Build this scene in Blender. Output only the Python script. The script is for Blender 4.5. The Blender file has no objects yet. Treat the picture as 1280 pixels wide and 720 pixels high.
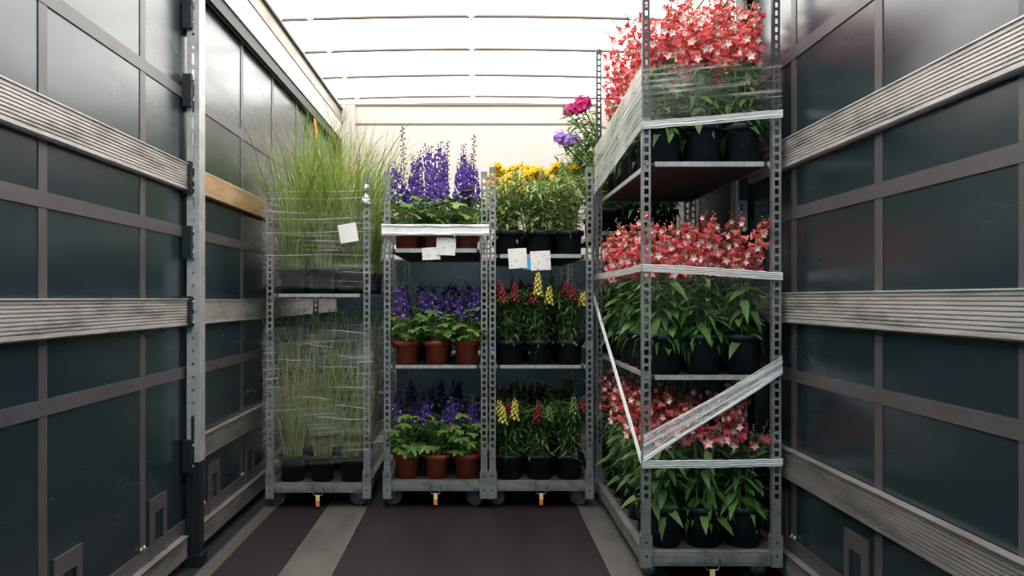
import bpy, math, random
from mathutils import Vector, Matrix

# ------------------------------------------------------------------ camera, world, light
S = bpy.context.scene
COL = S.collection
EYE = 1.135
cam_d = bpy.data.cameras.new('camera')
cam = bpy.data.objects.new('camera', cam_d)
COL.objects.link(cam)
cam.location = (0, 0, EYE)
cam.rotation_euler = (math.pi / 2, 0, 0)
cam_d.sensor_width = 36.0
cam_d.lens = 29.8
cam_d.shift_x = 0.0352
cam_d.shift_y = 0.0102
cam_d.clip_start = 0.05
S.camera = cam

W = bpy.data.worlds.new('overcast_sky')
S.world = W
W.use_nodes = True
bg = W.node_tree.nodes['Background']
bg.inputs['Color'].default_value = (0.34, 0.74, 1.0, 1)
bg.inputs['Strength'].default_value = 0.75

sun_d = bpy.data.lights.new('sun', 'SUN')
sun_d.energy = 22.0
sun_d.angle = math.radians(8)
sun_d.color = (1.0, 0.965, 0.92)
sun = bpy.data.objects.new('sun', sun_d)
COL.objects.link(sun)
sun.rotation_euler = (math.radians(-12), math.radians(-10), 0)
sun.location = (0, 0, 6)

S.view_settings.view_transform = 'Standard'
S.view_settings.look = 'None'
S.view_settings.gamma = 1.0
S.view_settings.use_curve_mapping = False
S.view_settings.exposure = 0.0

R = random.Random(7)
PI = math.pi

# ------------------------------------------------------------------ materials
def new_mat(name):
    m = bpy.data.materials.new(name)
    m.use_nodes = True
    nt = m.node_tree
    return m, nt, nt.nodes, nt.links, nt.nodes['Principled BSDF']

def mixrgb(nt, a, b, fac):
    n = nt.nodes.new('ShaderNodeMix')
    n.data_type = 'RGBA'
    n.inputs[6].default_value = (*a, 1)
    n.inputs[7].default_value = (*b, 1)
    nt.links.new(fac, n.inputs[0])
    return n.outputs[2]

def plain(name, c, rough=0.5, metal=0.0, c2=None, scale=6.0, stretch=(1, 1, 1), lo=0.35, hi=0.7, bump=0.0, spec=0.5, rough2=None):
    m, nt, N, L, b = new_mat(name)
    b.inputs['Base Color'].default_value = (*c, 1)
    b.inputs['Roughness'].default_value = rough
    b.inputs['Metallic'].default_value = metal
    b.inputs['Specular IOR Level'].default_value = spec
    if c2 or bump:
        tc = N.new('ShaderNodeTexCoord')
        mp = N.new('ShaderNodeMapping')
        mp.inputs['Scale'].default_value = stretch
        L.new(tc.outputs['Object'], mp.inputs['Vector'])
        no = N.new('ShaderNodeTexNoise')
        no.inputs['Scale'].default_value = scale
        no.inputs['Detail'].default_value = 6
        no.inputs['Roughness'].default_value = 0.65
        L.new(mp.outputs[0], no.inputs['Vector'])
        rp = N.new('ShaderNodeMapRange')
        rp.inputs[1].default_value = lo
        rp.inputs[2].default_value = hi
        L.new(no.outputs['Fac'], rp.inputs[0])
        if c2:
            L.new(mixrgb(nt, c, c2, rp.outputs[0]), b.inputs['Base Color'])
        if rough2 is not None:
            rr = N.new('ShaderNodeMapRange')
            rr.inputs[3].default_value = rough
            rr.inputs[4].default_value = rough2
            L.new(rp.outputs[0], rr.inputs[0])
            L.new(rr.outputs[0], b.inputs['Roughness'])
        if bump:
            bp = N.new('ShaderNodeBump')
            bp.inputs['Strength'].default_value = bump
            bp.inputs['Distance'].default_value = 0.004
            L.new(no.outputs['Fac'], bp.inputs['Height'])
            L.new(bp.outputs[0], b.inputs['Normal'])
    return m

def living(name, c1, c2, trans=0.25, rough=0.5):
    """leaf or petal: colour varies from piece to piece, some light passes through"""
    m, nt, N, L, b = new_mat(name)
    g = N.new('ShaderNodeNewGeometry')
    oi = N.new('ShaderNodeObjectInfo')
    ad = N.new('ShaderNodeMath'); ad.operation = 'ADD'
    L.new(g.outputs['Random Per Island'], ad.inputs[0])
    L.new(oi.outputs['Random'], ad.inputs[1])
    fr = N.new('ShaderNodeMath'); fr.operation = 'FRACT'
    L.new(ad.outputs[0], fr.inputs[0])
    col = mixrgb(nt, c1, c2, fr.outputs[0])
    L.new(col, b.inputs['Base Color'])
    b.inputs['Roughness'].default_value = rough
    b.inputs['Specular IOR Level'].default_value = 0.35
    tr = N.new('ShaderNodeBsdfTranslucent')
    L.new(col, tr.inputs['Color'])
    mx = N.new('ShaderNodeMixShader')
    mx.inputs[0].default_value = trans
    L.new(b.outputs[0], mx.inputs[1]); L.new(tr.outputs[0], mx.inputs[2])
    L.new(mx.outputs[0], N['Material Output'].inputs['Surface'])
    return m

def film(name, base, peak, us=1.2, vs=46.0, lo=0.45, hi=0.72, tilt=0.0):
    """stretch film: see-through with white streaks that run along the wrapping direction"""
    m, nt, N, L, b = new_mat(name)
    b.inputs['Base Color'].default_value = (0.96, 0.96, 0.94, 1)
    b.inputs['Roughness'].default_value = 0.28
    uv = N.new('ShaderNodeTexCoord')
    mp = N.new('ShaderNodeMapping')
    mp.inputs['Scale'].default_value = (us, vs, 1)
    mp.inputs['Rotation'].default_value = (0, 0, tilt)
    L.new(uv.outputs['UV'], mp.inputs['Vector'])
    n1 = N.new('ShaderNodeTexNoise')
    n1.inputs['Scale'].default_value = 1.0; n1.inputs['Detail'].default_value = 5; n1.inputs['Roughness'].default_value = 0.7
    L.new(mp.outputs[0], n1.inputs['Vector'])
    n2 = N.new('ShaderNodeTexNoise')
    n2.inputs['Scale'].default_value = 3.2; n2.inputs['Detail'].default_value = 2
    L.new(uv.outputs['UV'], n2.inputs['Vector'])
    r1 = N.new('ShaderNodeMapRange'); r1.inputs[1].default_value = lo; r1.inputs[2].default_value = hi
    L.new(n1.outputs['Fac'], r1.inputs[0])
    r2 = N.new('ShaderNodeMapRange'); r2.inputs[1].default_value = 0.3; r2.inputs[2].default_value = 0.65
    L.new(n2.outputs['Fac'], r2.inputs[0])
    mu = N.new('ShaderNodeMath'); mu.operation = 'MULTIPLY'
    L.new(r1.outputs[0], mu.inputs[0]); L.new(r2.outputs[0], mu.inputs[1])
    r3 = N.new('ShaderNodeMapRange'); r3.inputs[3].default_value = base; r3.inputs[4].default_value = peak
    L.new(mu.outputs[0], r3.inputs[0])
    t = N.new('ShaderNodeBsdfTransparent')
    tl = N.new('ShaderNodeBsdfTranslucent'); tl.inputs['Color'].default_value = (0.98, 0.97, 0.94, 1)
    m2 = N.new('ShaderNodeMixShader'); m2.inputs[0].default_value = 0.5
    L.new(b.outputs[0], m2.inputs[1]); L.new(tl.outputs[0], m2.inputs[2])
    mx = N.new('ShaderNodeMixShader')
    L.new(r3.outputs[0], mx.inputs[0]); L.new(t.outputs[0], mx.inputs[1]); L.new(m2.outputs[0], mx.inputs[2])
    L.new(mx.outputs[0], N['Material Output'].inputs['Surface'])
    return m

M = {}
M['curtain'] = plain('curtain_dark', (0.008, 0.020, 0.027), 0.20, c2=(0.014, 0.025, 0.031), scale=2.2, stretch=(1, .5, 2), rough2=0.30, spec=0.6)
M['strip'] = plain('curtain_strip', (0.060, 0.050, 0.056), 0.42, c2=(0.085, 0.075, 0.078), scale=9)
M['backing'] = plain('curtain_backing', (0.01, 0.018, 0.024), 0.7)
M['alu'] = plain('slat_aluminium', (0.54, 0.495, 0.465), 0.42, 0.35, c2=(0.17, 0.155, 0.15), scale=7, stretch=(1, .45, 3), lo=0.46, hi=0.76)
M['alulow'] = plain('low_slat_aluminium', (0.27, 0.24, 0.225), 0.5, 0.3, c2=(0.10, 0.088, 0.082), scale=6, stretch=(1, .45, 3), lo=0.38, hi=0.72)  # darker, browner aluminium for the knee-height and floor-level slats
M['galv'] = plain('galvanised_steel', (0.52, 0.51, 0.50), 0.45, 0.45, c2=(0.33, 0.33, 0.33), scale=16)
M['trol'] = plain('trolley_zinc', (0.25, 0.25, 0.245), 0.5, 0.4, c2=(0.10, 0.088, 0.08), scale=13, lo=0.42, hi=0.72)
M['rim'] = plain('shelf_rim_zinc', (0.46, 0.46, 0.45), 0.45, 0.35, c2=(0.28, 0.27, 0.26), scale=18, stretch=(3, 1, 1))
M['darkpost'] = plain('dark_steel', (0.035, 0.04, 0.045), 0.5, 0.3)
M['black'] = plain('black_rubber', (0.010, 0.014, 0.018), 0.55)
M['blacksteel'] = plain('black_steel', (0.012, 0.016, 0.02), 0.45, 0.2, c2=(0.05, 0.05, 0.05), scale=25, lo=0.62, hi=0.8)
M['floor'] = plain('floor_board', (0.015, 0.0098, 0.013), 0.55, c2=(0.024, 0.017, 0.0205), scale=3.5, stretch=(1, .25, 1), bump=0.05, rough2=0.66, spec=0.25)
M['floorlight'] = plain('floor_strip', (0.100, 0.092, 0.080), 0.6, c2=(0.055, 0.050, 0.047), scale=8, stretch=(1, .3, 1), lo=0.45)
M['flooredge'] = plain('floor_edge', (0.080, 0.062, 0.050), 0.6, c2=(0.06, 0.052, 0.05), scale=9)
M['cream'] = plain('cream_paint', (0.56, 0.50, 0.455), 0.5, c2=(0.51, 0.455, 0.41), scale=2)
M['tan'] = plain('rail_tan', (0.33, 0.285, 0.23), 0.5, c2=(0.26, 0.22, 0.18), scale=5)
M['bow'] = plain('roof_bow', (0.16, 0.13, 0.11), 0.5, 0.2)
M['clip'] = plain('clip_plastic', (0.75, 0.74, 0.72), 0.5)
M['wood'] = plain('plank_wood', (0.42, 0.27, 0.14), 0.55, c2=(0.24, 0.14, 0.07), scale=5, stretch=(4, .6, 7), lo=0.4, hi=0.66)
M['ply'] = plain('plywood_shelf', (0.055, 0.048, 0.042), 0.7, c2=(0.035, 0.032, 0.03), scale=6)
M['terra'] = plain('terracotta_plastic', (0.36, 0.062, 0.030), 0.5, c2=(0.29, 0.052, 0.028), scale=4)
M['pot'] = plain('black_pot', (0.006, 0.011, 0.014), 0.6, spec=0.3)
M['soil'] = plain('soil', (0.03, 0.02, 0.014), 0.95, c2=(0.05, 0.035, 0.025), scale=60)
M['paper'] = plain('paper', (0.80, 0.77, 0.73), 0.8)
M['cyan'] = plain('cyan_card', (0.03, 0.35, 0.60), 0.6)
M['orange'] = plain('orange_webbing', (0.75, 0.20, 0.06), 0.7, c2=(0.6, 0.16, 0.05), scale=20)
M['tagorange'] = plain('tag_orange', (0.78, 0.22, 0.05), 0.5)
M['tagwhite'] = plain('tag_yellow', (0.80, 0.62, 0.25), 0.5)
M['wheel'] = plain('castor_tyre', (0.13, 0.10, 0.085), 0.6, c2=(0.08, 0.065, 0.058), scale=20)
M['rope'] = plain('film_rope', (0.84, 0.85, 0.84), 0.32, c2=(0.62, 0.63, 0.63), scale=22, stretch=(1, 1, 6))
M['band'] = plain('white_band', (0.86, 0.85, 0.83), 0.4, c2=(0.70, 0.69, 0.68), scale=24, stretch=(1, 1, 3))
M['film'] = film('stretch_film', 0.03, 0.70, us=1.0, vs=60, lo=0.50, hi=0.68)
M['film_soft'] = film('stretch_film_soft', 0.01, 0.20, lo=0.48)
M['film_dense'] = film('stretch_film_dense', 0.25, 1.0, us=1.2, vs=48, lo=0.40, hi=0.50)
M['film_band'] = film('stretch_film_band', 0.55, 1.0, us=2.0, vs=160, lo=0.30, hi=0.60)
M['film_low'] = film('stretch_film_low', 0.03, 0.66, us=1.3, vs=80, lo=0.48, hi=0.66)
M['film_top'] = film('stretch_film_top', 0.02, 0.85, us=1.6, vs=60, lo=0.50, hi=0.66)

M['pen_leaf'] = living('penstemon_leaf', (0.040, 0.115, 0.028), (0.115, 0.215, 0.045))
M['del_leaf'] = living('delphinium_leaf', (0.055, 0.150, 0.030), (0.170, 0.270, 0.050))
M['snap_leaf'] = living('snapdragon_leaf', (0.050, 0.115, 0.035), (0.120, 0.200, 0.070))
M['pale_leaf'] = living('pale_snapdragon_leaf', (0.150, 0.250, 0.060), (0.320, 0.400, 0.130))
M['phlox_leaf'] = living('phlox_leaf', (0.090, 0.200, 0.040), (0.220, 0.340, 0.090))
M['blade'] = living('grass_blade', (0.095, 0.185, 0.020), (0.290, 0.390, 0.065), 0.35)
M['straw'] = living('grass_straw', (0.24, 0.17, 0.08), (0.36, 0.27, 0.13), 0.2)
M['stem'] = living('green_stem', (0.10, 0.17, 0.04), (0.17, 0.24, 0.07), 0.1)
M['faded'] = living('faded_spike', (0.16, 0.13, 0.15), (0.26, 0.22, 0.20), 0.1)
M['red'] = living('penstemon_red', (0.66, 0.050, 0.060), (0.84, 0.19, 0.18), 0.25)
M['pinkwhite'] = living('penstemon_throat', (0.86, 0.62, 0.58), (0.92, 0.80, 0.74), 0.2)
M['violet'] = living('delphinium_violet', (0.045, 0.016, 0.20), (0.13, 0.05, 0.34), 0.25)
M['violetpale'] = living('delphinium_eye', (0.55, 0.50, 0.68), (0.80, 0.76, 0.84), 0.2)
M['yellow'] = living('snapdragon_yellow', (0.80, 0.66, 0.08), (0.90, 0.78, 0.26), 0.25)
M['crimson'] = living('snapdragon_crimson', (0.22, 0.015, 0.03), (0.38, 0.03, 0.055), 0.2)
M['mum'] = living('chrysanthemum_yellow', (0.86, 0.50, 0.01), (0.95, 0.66, 0.03), 0.2)
M['magenta'] = living('phlox_magenta', (0.45, 0.015, 0.14), (0.62, 0.05, 0.25), 0.25)
M['lilac'] = living('phlox_lilac', (0.34, 0.16, 0.60), (0.50, 0.28, 0.74), 0.25)

# translucent white tarpaulin of the roof
m, nt, N, L, b = new_mat('roof_tarpaulin')
b.inputs['Base Color'].default_value = (0.85, 0.84, 0.82, 1)
b.inputs['Roughness'].default_value = 0.6
tr = N.new('ShaderNodeBsdfTranslucent'); tr.inputs['Color'].default_value = (0.96, 0.94, 0.91, 1)
mx = N.new('ShaderNodeMixShader'); mx.inputs[0].default_value = 0.75
L.new(b.outputs[0], mx.inputs[1]); L.new(tr.outputs[0], mx.inputs[2])
L.new(mx.outputs[0], N['Material Output'].inputs['Surface'])
M['roof'] = m

# printed paper: faint grey lines of small print
m, nt, N, L, b = new_mat('printed_paper')
tc = N.new('ShaderNodeTexCoord')
mp = N.new('ShaderNodeMapping'); mp.inputs['Scale'].default_value = (45, 1, 95)
L.new(tc.outputs['Object'], mp.inputs['Vector'])
wv = N.new('ShaderNodeTexNoise'); wv.inputs['Scale'].default_value = 1.0; wv.inputs['Detail'].default_value = 1
L.new(mp.outputs[0], wv.inputs['Vector'])
rp = N.new('ShaderNodeMapRange'); rp.inputs[1].default_value = 0.55; rp.inputs[2].default_value = 0.66
L.new(wv.outputs['Fac'], rp.inputs[0])
L.new(mixrgb(nt, (0.80, 0.77, 0.73), (0.60, 0.57, 0.55), rp.outputs[0]), b.inputs['Base Color'])
b.inputs['Roughness'].default_value = 0.8
M['print'] = m

# ------------------------------------------------------------------ mesh helpers
class MB:
    def __init__(self):
        self.v = []; self.f = []; self.mi = []; self.mats = []; self.uv = None; self.smooth = set()
    def mat(self, k):
        if k not in self.mats: self.mats.append(k)
        return self.mats.index(k)
    def add(self, vs, fs, k, smooth=False):
        o = len(self.v); i = self.mat(k)
        self.v += [tuple(p) for p in vs]
        for f in fs:
            if smooth: self.smooth.add(len(self.f))
            self.f.append(tuple(a + o for a in f)); self.mi.append(i)
    def box(self, x0, x1, y0, y1, z0, z1, k):
        vs = [(x, y, z) for z in (z0, z1) for y in (y0, y1) for x in (x0, x1)]
        self.add(vs, [(0, 2, 3, 1), (4, 5, 7, 6), (0, 1, 5, 4), (2, 6, 7, 3), (0, 4, 6, 2), (1, 3, 7, 5)], k)
    def tube(self, pts, rad, k, n=6, sx=1.0, cap=True):
        pts = [Vector(p) for p in pts]
        rs = rad if isinstance(rad, (list, tuple)) else [rad] * len(pts)
        vs = []
        for i, p in enumerate(pts):
            d = (pts[min(i + 1, len(pts) - 1)] - pts[max(i - 1, 0)]).normalized()
            ref = Vector((0, 0, 1)) if abs(d.z) < 0.9 else Vector((0, 1, 0))
            a = d.cross(ref).normalized(); b_ = a.cross(d)
            for j in range(n):
                t = 2 * PI * j / n
                vs.append(p + a * (math.cos(t) * rs[i] * sx) + b_ * (math.sin(t) * rs[i]))
        fs = []
        for i in range(len(pts) - 1):
            for j in range(n):
                fs.append((i * n + j, i * n + (j + 1) % n, (i + 1) * n + (j + 1) % n, (i + 1) * n + j))
        if cap:
            fs.append(tuple(range(n))); fs.append(tuple((len(pts) - 1) * n + j for j in reversed(range(n))))
        self.add(vs, fs, k, n > 4)
    def lathe(self, prof, k, n=20, c=(0, 0, 0), axis='z'):
        vs = []
        for r, h in prof:
            for j in range(n):
                t = 2 * PI * j / n
                if axis == 'z': vs.append((c[0] + r * math.cos(t), c[1] + r * math.sin(t), c[2] + h))
                else: vs.append((c[0] + h, c[1] + r * math.cos(t), c[2] + r * math.sin(t)))
        fs = []
        for i in range(len(prof) - 1):
            for j in range(n):
                fs.append((i * n + j, i * n + (j + 1) % n, (i + 1) * n + (j + 1) % n, (i + 1) * n + j))
        self.add(vs, fs, k, True)
    def blob(self, c, r, k, d=None, s=1.6):
        d = Vector(d).normalized() if d else Vector((0, 0, 1))
        ref = Vector((1, 0, 0)) if abs(d.x) < .8 else Vector((0, 1, 0))
        a = d.cross(ref).normalized(); e = a.cross(d); c = Vector(c)
        vs = [c - d * r * s] + [c + (a * math.cos(t) + e * math.sin(t)) * r for t in [2 * PI * j / 5 for j in range(5)]] + [c + d * r * s]
        fs = [(0, 1 + (j + 1) % 5, 1 + j) for j in range(5)] + [(6, 1 + j, 1 + (j + 1) % 5) for j in range(5)]
        self.add(vs, fs, k, True)
    def merge(self, mb, mtx):
        idx = [self.mat(k) for k in mb.mats]
        o = len(self.v)
        self.v += [tuple(mtx @ Vector(p)) for p in mb.v]
        for q, f in enumerate(mb.f):
            if q in mb.smooth: self.smooth.add(len(self.f))
            self.f.append(tuple(a + o for a in f)); self.mi.append(idx[mb.mi[q]])
    def mesh(self, name):
        me = bpy.data.meshes.new(name)
        me.from_pydata(self.v, [], self.f)
        for k in self.mats: me.materials.append(M[k])
        me.polygons.foreach_set('material_index', self.mi)
        sm = [False] * len(self.f)
        for q in self.smooth: sm[q] = True
        me.polygons.foreach_set('use_smooth', sm)
        if self.uv:
            l = me.uv_layers.new(name='UVMap')
            flat = []
            for lp in me.loops: flat += self.uv[lp.vertex_index]
            l.data.foreach_set('uv', flat)
        me.update()
        return me

def put(name, data, parent=None, mtx=None):
    o = bpy.data.objects.new(name, data)
    COL.objects.link(o)
    if parent: o.parent = parent
    if mtx is not None: o.matrix_basis = mtx
    return o

def tag(o, label, cat, group=None):
    o['label'] = label; o['category'] = cat
    if group: o['group'] = group
    return o

def T(x, y, z): return Matrix.Translation((x, y, z))
def frame(p, d, up=(0, 0, 1), s=1.0, roll=0.0):
    """y axis along d, z axis as close to up as it gets"""
    d = Vector(d).normalized(); up = Vector(up)
    if abs(d.dot(up)) > 0.98: up = Vector((1, 0, 0))
    x = d.cross(up).normalized(); z = x.cross(d)
    m = Matrix(((x.x, d.x, z.x, p[0]), (x.y, d.y, z.y, p[1]), (x.z, d.z, z.z, p[2]), (0, 0, 0, 1)))
    return m @ Matrix.Rotation(roll, 4, 'Y') @ Matrix.Scale(s, 4)

def boxobj(name, x0, x1, y0, y1, z0, z1, k, parent=None):
    mb = MB(); mb.box(x0, x1, y0, y1, z0, z1, k)
    return put(name, mb.mesh(name), parent)

# ------------------------------------------------------------------ the trailer
YB, YF = 0.4, 7.9          # open rear end behind the view, closed bulkhead
def struct(o): o['kind'] = 'structure'; return o

fl = struct(boxobj('floor', -1.30, 1.30, YB, YF + .05, -0.12, -0.04, 'black'))
for x0, x1, k in ((-1.15, -1.083, 'flooredge'), (-1.08, -.812, 'floor'), (-.809, -.590, 'floorlight'), (-.587, .548, 'floor'),
                  (.551, .790, 'floorlight'), (.793, 1.08, 'floor'), (1.083, 1.15, 'flooredge')):
    z1 = {'floor': 0.0, 'floorlight': 0.001, 'flooredge': 0.004}[k]
    boxobj('floor_board' if k != 'flooredge' else 'edge_rail', x0, x1, YB, YF, -0.04, z1, k, fl)

def side_wall(name, s, hz, vy):
    """curtain side: dark panels between proud vertical and horizontal strips"""
    X0 = 1.28
    top = 2.55
    def bx(nm, d0, d1, y0, y1, z0, z1, k, par):
        a, c = s * (X0 - d0), s * (X0 - d1)
        return boxobj(nm, min(a, c), max(a, c), y0, y1, z0, z1, k, par)
    w = struct(bx(name, -0.02, -0.006, YB, YF, -.04, 2.90, 'backing', None))
    vy = [y for y in vy]
    ys = [YB] + vy + [YF]; zs = [0.0] + hz + [top]
    for i in range(len(ys) - 1):
        for j in range(len(zs) - 1):
            bx('panel', -0.006, 0.0, ys[i] + .003, ys[i + 1] - .003, zs[j] + .003, zs[j + 1] - .003, 'curtain', w)
    for y in vy: bx('vertical_strip', -0.003, 0.003, y - .025, y + .025, .0, top, 'strip', w)
    for z in hz: bx('horizontal_strip', -0.002, 0.005, YB, YF, z - .024, z + .024, 'strip', w)
    bx('hem_strip', -0.002, 0.006, YB, YF, .10, .165, 'strip', w)
    for y in vy:                                # slotted plates at the foot of the curtain
        if 1.5 < y < 5:
            mb = MB()
            y0, y1 = y + .06, y + .24
            xa, xb = sorted((s * (X0 - .002), s * (X0 - .009)))
            mb.box(xa, xb, y0, y0 + .05, .0, .345, 'strip'); mb.box(xa, xb, y1 - .035, y1, .0, .345, 'strip')
            mb.box(xa, xb, y0 + .05, y1 - .035, .285, .345, 'strip')
            put('slot_plate', mb.mesh('slot_plate'), w)
            mb = MB()
            for q in (0, 1):
                mb.blob((s * (X0 - .008), y - .03 + .03 * q, .178), .008, 'galv')
            put('rivet', mb.mesh('rivet'), w)
    return w
side_wall('wall_left', -1, [.811, 1.427, 2.03], [1.05, 1.76, 2.50, 3.25, 3.97, 4.63, 5.33, 6.05, 6.77, 7.5])
side_wall('wall_right', 1, [.825, 1.477, 2.12], [1.25, 1.97, 2.69, 3.41, 4.13, 4.85, 5.57, 6.3, 7.0])

# bulkhead
wf = struct(boxobj('wall_front', -1.30, 1.30, YF, YF + .06, -.04, 2.95, 'cream'))
boxobj('header_panel', -1.279, 1.279, YF - .012, YF, 2.765, 2.925, 'cream', wf)
boxobj('lower_panel', -1.279, 1.279, YF - .012, YF, 1.5, 2.745, 'cream', wf)
boxobj('seam_bar', -1.279, 1.279, YF - .016, YF, 2.748, 2.760, 'bow', wf)
boxobj('top_bar', -1.279, 1.279, YF - .03, YF, 2.927, 2.945, 'bow', wf)
boxobj('dark_kick_panel', -1.279, 1.279, YF - .012, YF, 0, 1.49, 'curtain', wf)
for s in (-1, 1):
    boxobj('corner_post', min(s * 1.24, s * 1.12), max(s * 1.24, s * 1.12), YF - .10, YF - .014, 1.5, 2.92, 'cream', wf)

# roof rails along both sides
for i, s in enumerate((-1, 1)):
    def rb(nm, xa, xb, z0, z1, k, par=None):
        a, c = sorted((s * xa, s * xb))
        return boxobj(nm, a, c, YB, YF, z0, z1, k, par)
    t = struct(rb('trim_%d' % (i + 1), 1.258, 1.272, 2.53, 2.885, 'tan'))
    rb('rubber_seal', 1.238, 1.258, 2.525, 2.588, 'black', t)
    rb('rail_face', 1.228, 1.258, 2.592, 2.742, 'cream', t)
    rb('rail_lip', 1.220, 1.258, 2.742, 2.750, 'galv', t)
    rb('rail_channel', 1.246, 1.258, 2.752, 2.868, 'tan', t)
    rb('edge_cord', 1.226, 1.262, 2.868, 2.886, 'black', t)

# roof sheet, slightly domed, with thickness
mb = MB(); n = 16
for dz in (0, .003):
    for j in range(n + 1):
        x = -1.29 + 2.58 * j / n
        for y in (YB, YF + .06):
            mb.v.append((x, y, 2.945 + .03 * (1 - (x / 1.29) ** 2) + dz))
ri = mb.mat('roof'); o2 = 2 * (n + 1)
for j in range(n):
    a = 2 * j
    mb.f.append((a, a + 1, a + 3, a + 2)); mb.mi.append(ri); mb.smooth.add(len(mb.f) - 1)
mb.v = mb.v[:o2]
ce = struct(put('ceiling', mb.mesh('ceiling')))
# roof bows with clips
yb = 5.42 + .715 * 3
idx = 3
while yb > YB:
    mb = MB()
    pts = [(x, yb, 2.915 + .024 * (1 - (x / 1.24) ** 2)) for x in [-1.24 + 2.48 * q / 12 for q in range(13)]]
    mb.tube(pts, .0115, 'bow', 8)
    t = struct(put('trim_%d' % idx, mb.mesh('roof_bow'))); idx += 1
    for cx in (-1.06, -.03, 1.0):
        c = MB(); zc = 2.915 + .024 * (1 - (cx / 1.24) ** 2)
        c.box(cx - .022, cx + .022, yb - .014, yb + .014, zc - .006, zc + .013, 'clip')
        c.box(cx - .009, cx + .009, yb - .012, yb + .012, zc - .022, zc - .006, 'clip')
        put('clip', c.mesh('clip'), t)
    yb -= .715

# ------------------------------------------------------------------ wall posts (sliding pillars)
def slotted_plate(mb, x0, x1, y0, y1, z0, z1, holes, hw, k):
    """a plate facing -y with rectangular holes (list of (zlow, zhigh)) down its middle"""
    xc = (x0 + x1) / 2
    mb.box(x0, xc - hw / 2, y0, y1, z0, z1, k)
    mb.box(xc + hw / 2, x1, y0, y1, z0, z1, k)
    z = z0
    for a, c in holes:
        mb.box(xc - hw / 2, xc + hw / 2, y0, y1, z, a, k); z = c
    mb.box(xc - hw / 2, xc + hw / 2, y0, y1, z, z1, k)

def wall_post(s, y, label):
    root = put('wall_post', None, None, T(s * 1.235, y, 0))
    tag(root, label, 'wall post', 'wall posts')
    holes = []
    z = .50
    while z < 2.50:
        h = .012 if z < 1.5 or z > 2.2 else .05
        holes.append((z, z + h)); z += h + (.045 if h < .02 else .02)
    mb = MB()
    slotted_plate(mb, -.027, .027, -.04, -.036, .42, 2.545, holes, .012, 'galv')
    mb.box(-.027, -.023, -.036, .04, .42, 2.545, 'galv'); mb.box(.023, .027, -.036, .04, .42, 2.545, 'galv')
    put('channel', mb.mesh('channel'), root)
    mb = MB()
    mb.box(-.033, .024, -.036, .036, .0, .42, 'blacksteel'); mb.box(-.010, .002, -.045, -.036, .0, .44, 'blacksteel')
    mb.box(-.036, .034, -.044, .05, -.04, .012, 'blacksteel')
    put('foot', mb.mesh('foot'), root)
    mb = MB(); mb.box(-.006, .006, -.046, -.04, .42, .62, 'black')
    put('latch_bar', mb.mesh('latch_bar'), root)
    out = s * .012
    for zc in (.45, 1.075, 1.38, 1.66, 2.04, 2.38):
        for d in (-1, 1):
            mb = MB()
            y0, y1 = sorted((d * .04, d * .068))
            mb.box(-.026 + out, .012 + out, y0, y1, zc - .07, zc + .07, 'blacksteel')
            for dz in (-.045, .045):
                mb.blob((-s * .018 + out, d * .054, zc + dz), .005, 'galv')
            put('slat_pocket', mb.mesh('slat_pocket'), root)
    return root
wall_post(-1, 3.74, 'galvanised slotted wall post with black foot beside the wooden plank')
wall_post(1, 3.98, 'galvanised slotted wall post behind the red flowers of the tall trolley')

# ------------------------------------------------------------------ ribbed aluminium slats
def slat(s, y0, y1, z0, h, label, group, k='alu', ridges=8):
    face = s * 1.25; back = s * 1.276; v = -s
    prof = [(back, z0), (s * 1.256, z0), (s * 1.250, z0 + .005)]
    a = z0 + .010; st = (h - .026) / ridges
    for r in range(ridges):
        prof += [(s * 1.250, a), (s * 1.250, a + st * .55), (s * 1.2545, a + st * .65), (s * 1.2545, a + st * .95)]
        a += st
    prof += [(s * 1.250, a), (s * 1.250, z0 + h - .006), (s * 1.244, z0 + h - .004), (s * 1.244, z0 + h), (back, z0 + h)]
    if z0 < .5: k = 'alulow'
    ym = (y0 + y1) / 2
    nP = len(prof)
    mb = MB()
    vs = [(x - face, y - ym, z - z0) for y in (y0, y1) for x, z in prof]
    fs = [(i, (i + 1) % nP, nP + (i + 1) % nP, nP + i) for i in range(nP)]
    fs += [tuple(range(nP)), tuple(reversed(range(nP, 2 * nP)))]
    mb.add(vs, fs, k)
    o = put('side_slat', mb.mesh('side_slat'), None, T(face, ym, z0))
    return tag(o, label, 'slat', group)
GL, GR = 'slats on the wall beside the grass trolley', 'slats on the wall beside the red flowers'
slat(-1, .6, 3.672, 1.603, .117, 'ribbed aluminium slat level with the wooden plank, other side of the wall post', GL)
slat(-1, .6, 3.672, 1.015, .120, 'long ribbed aluminium slat at mid height before the galvanised wall post', GL)
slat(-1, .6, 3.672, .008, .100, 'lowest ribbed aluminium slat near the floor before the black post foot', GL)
slat(-1, 3.812, 7.6, 1.015, .115, 'ribbed aluminium slat passing behind the grass trolley, below the wooden plank', GL)
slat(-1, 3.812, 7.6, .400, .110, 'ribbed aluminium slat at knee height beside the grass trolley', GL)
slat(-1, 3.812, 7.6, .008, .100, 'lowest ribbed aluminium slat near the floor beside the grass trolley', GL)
slat(1, .6, 3.9, 1.662, .118, 'upper ribbed aluminium slat on the wall beside the red flower trolley', GR)
slat(1, .6, 3.9, 1.035, .124, 'middle ribbed aluminium slat on the wall beside the red flower trolley', GR)
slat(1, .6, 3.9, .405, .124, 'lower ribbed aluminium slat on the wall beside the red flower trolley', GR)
slat(1, .6, 3.9, .008, .100, 'lowest ribbed aluminium slat near the floor beside the red flower trolley', GR)

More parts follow.
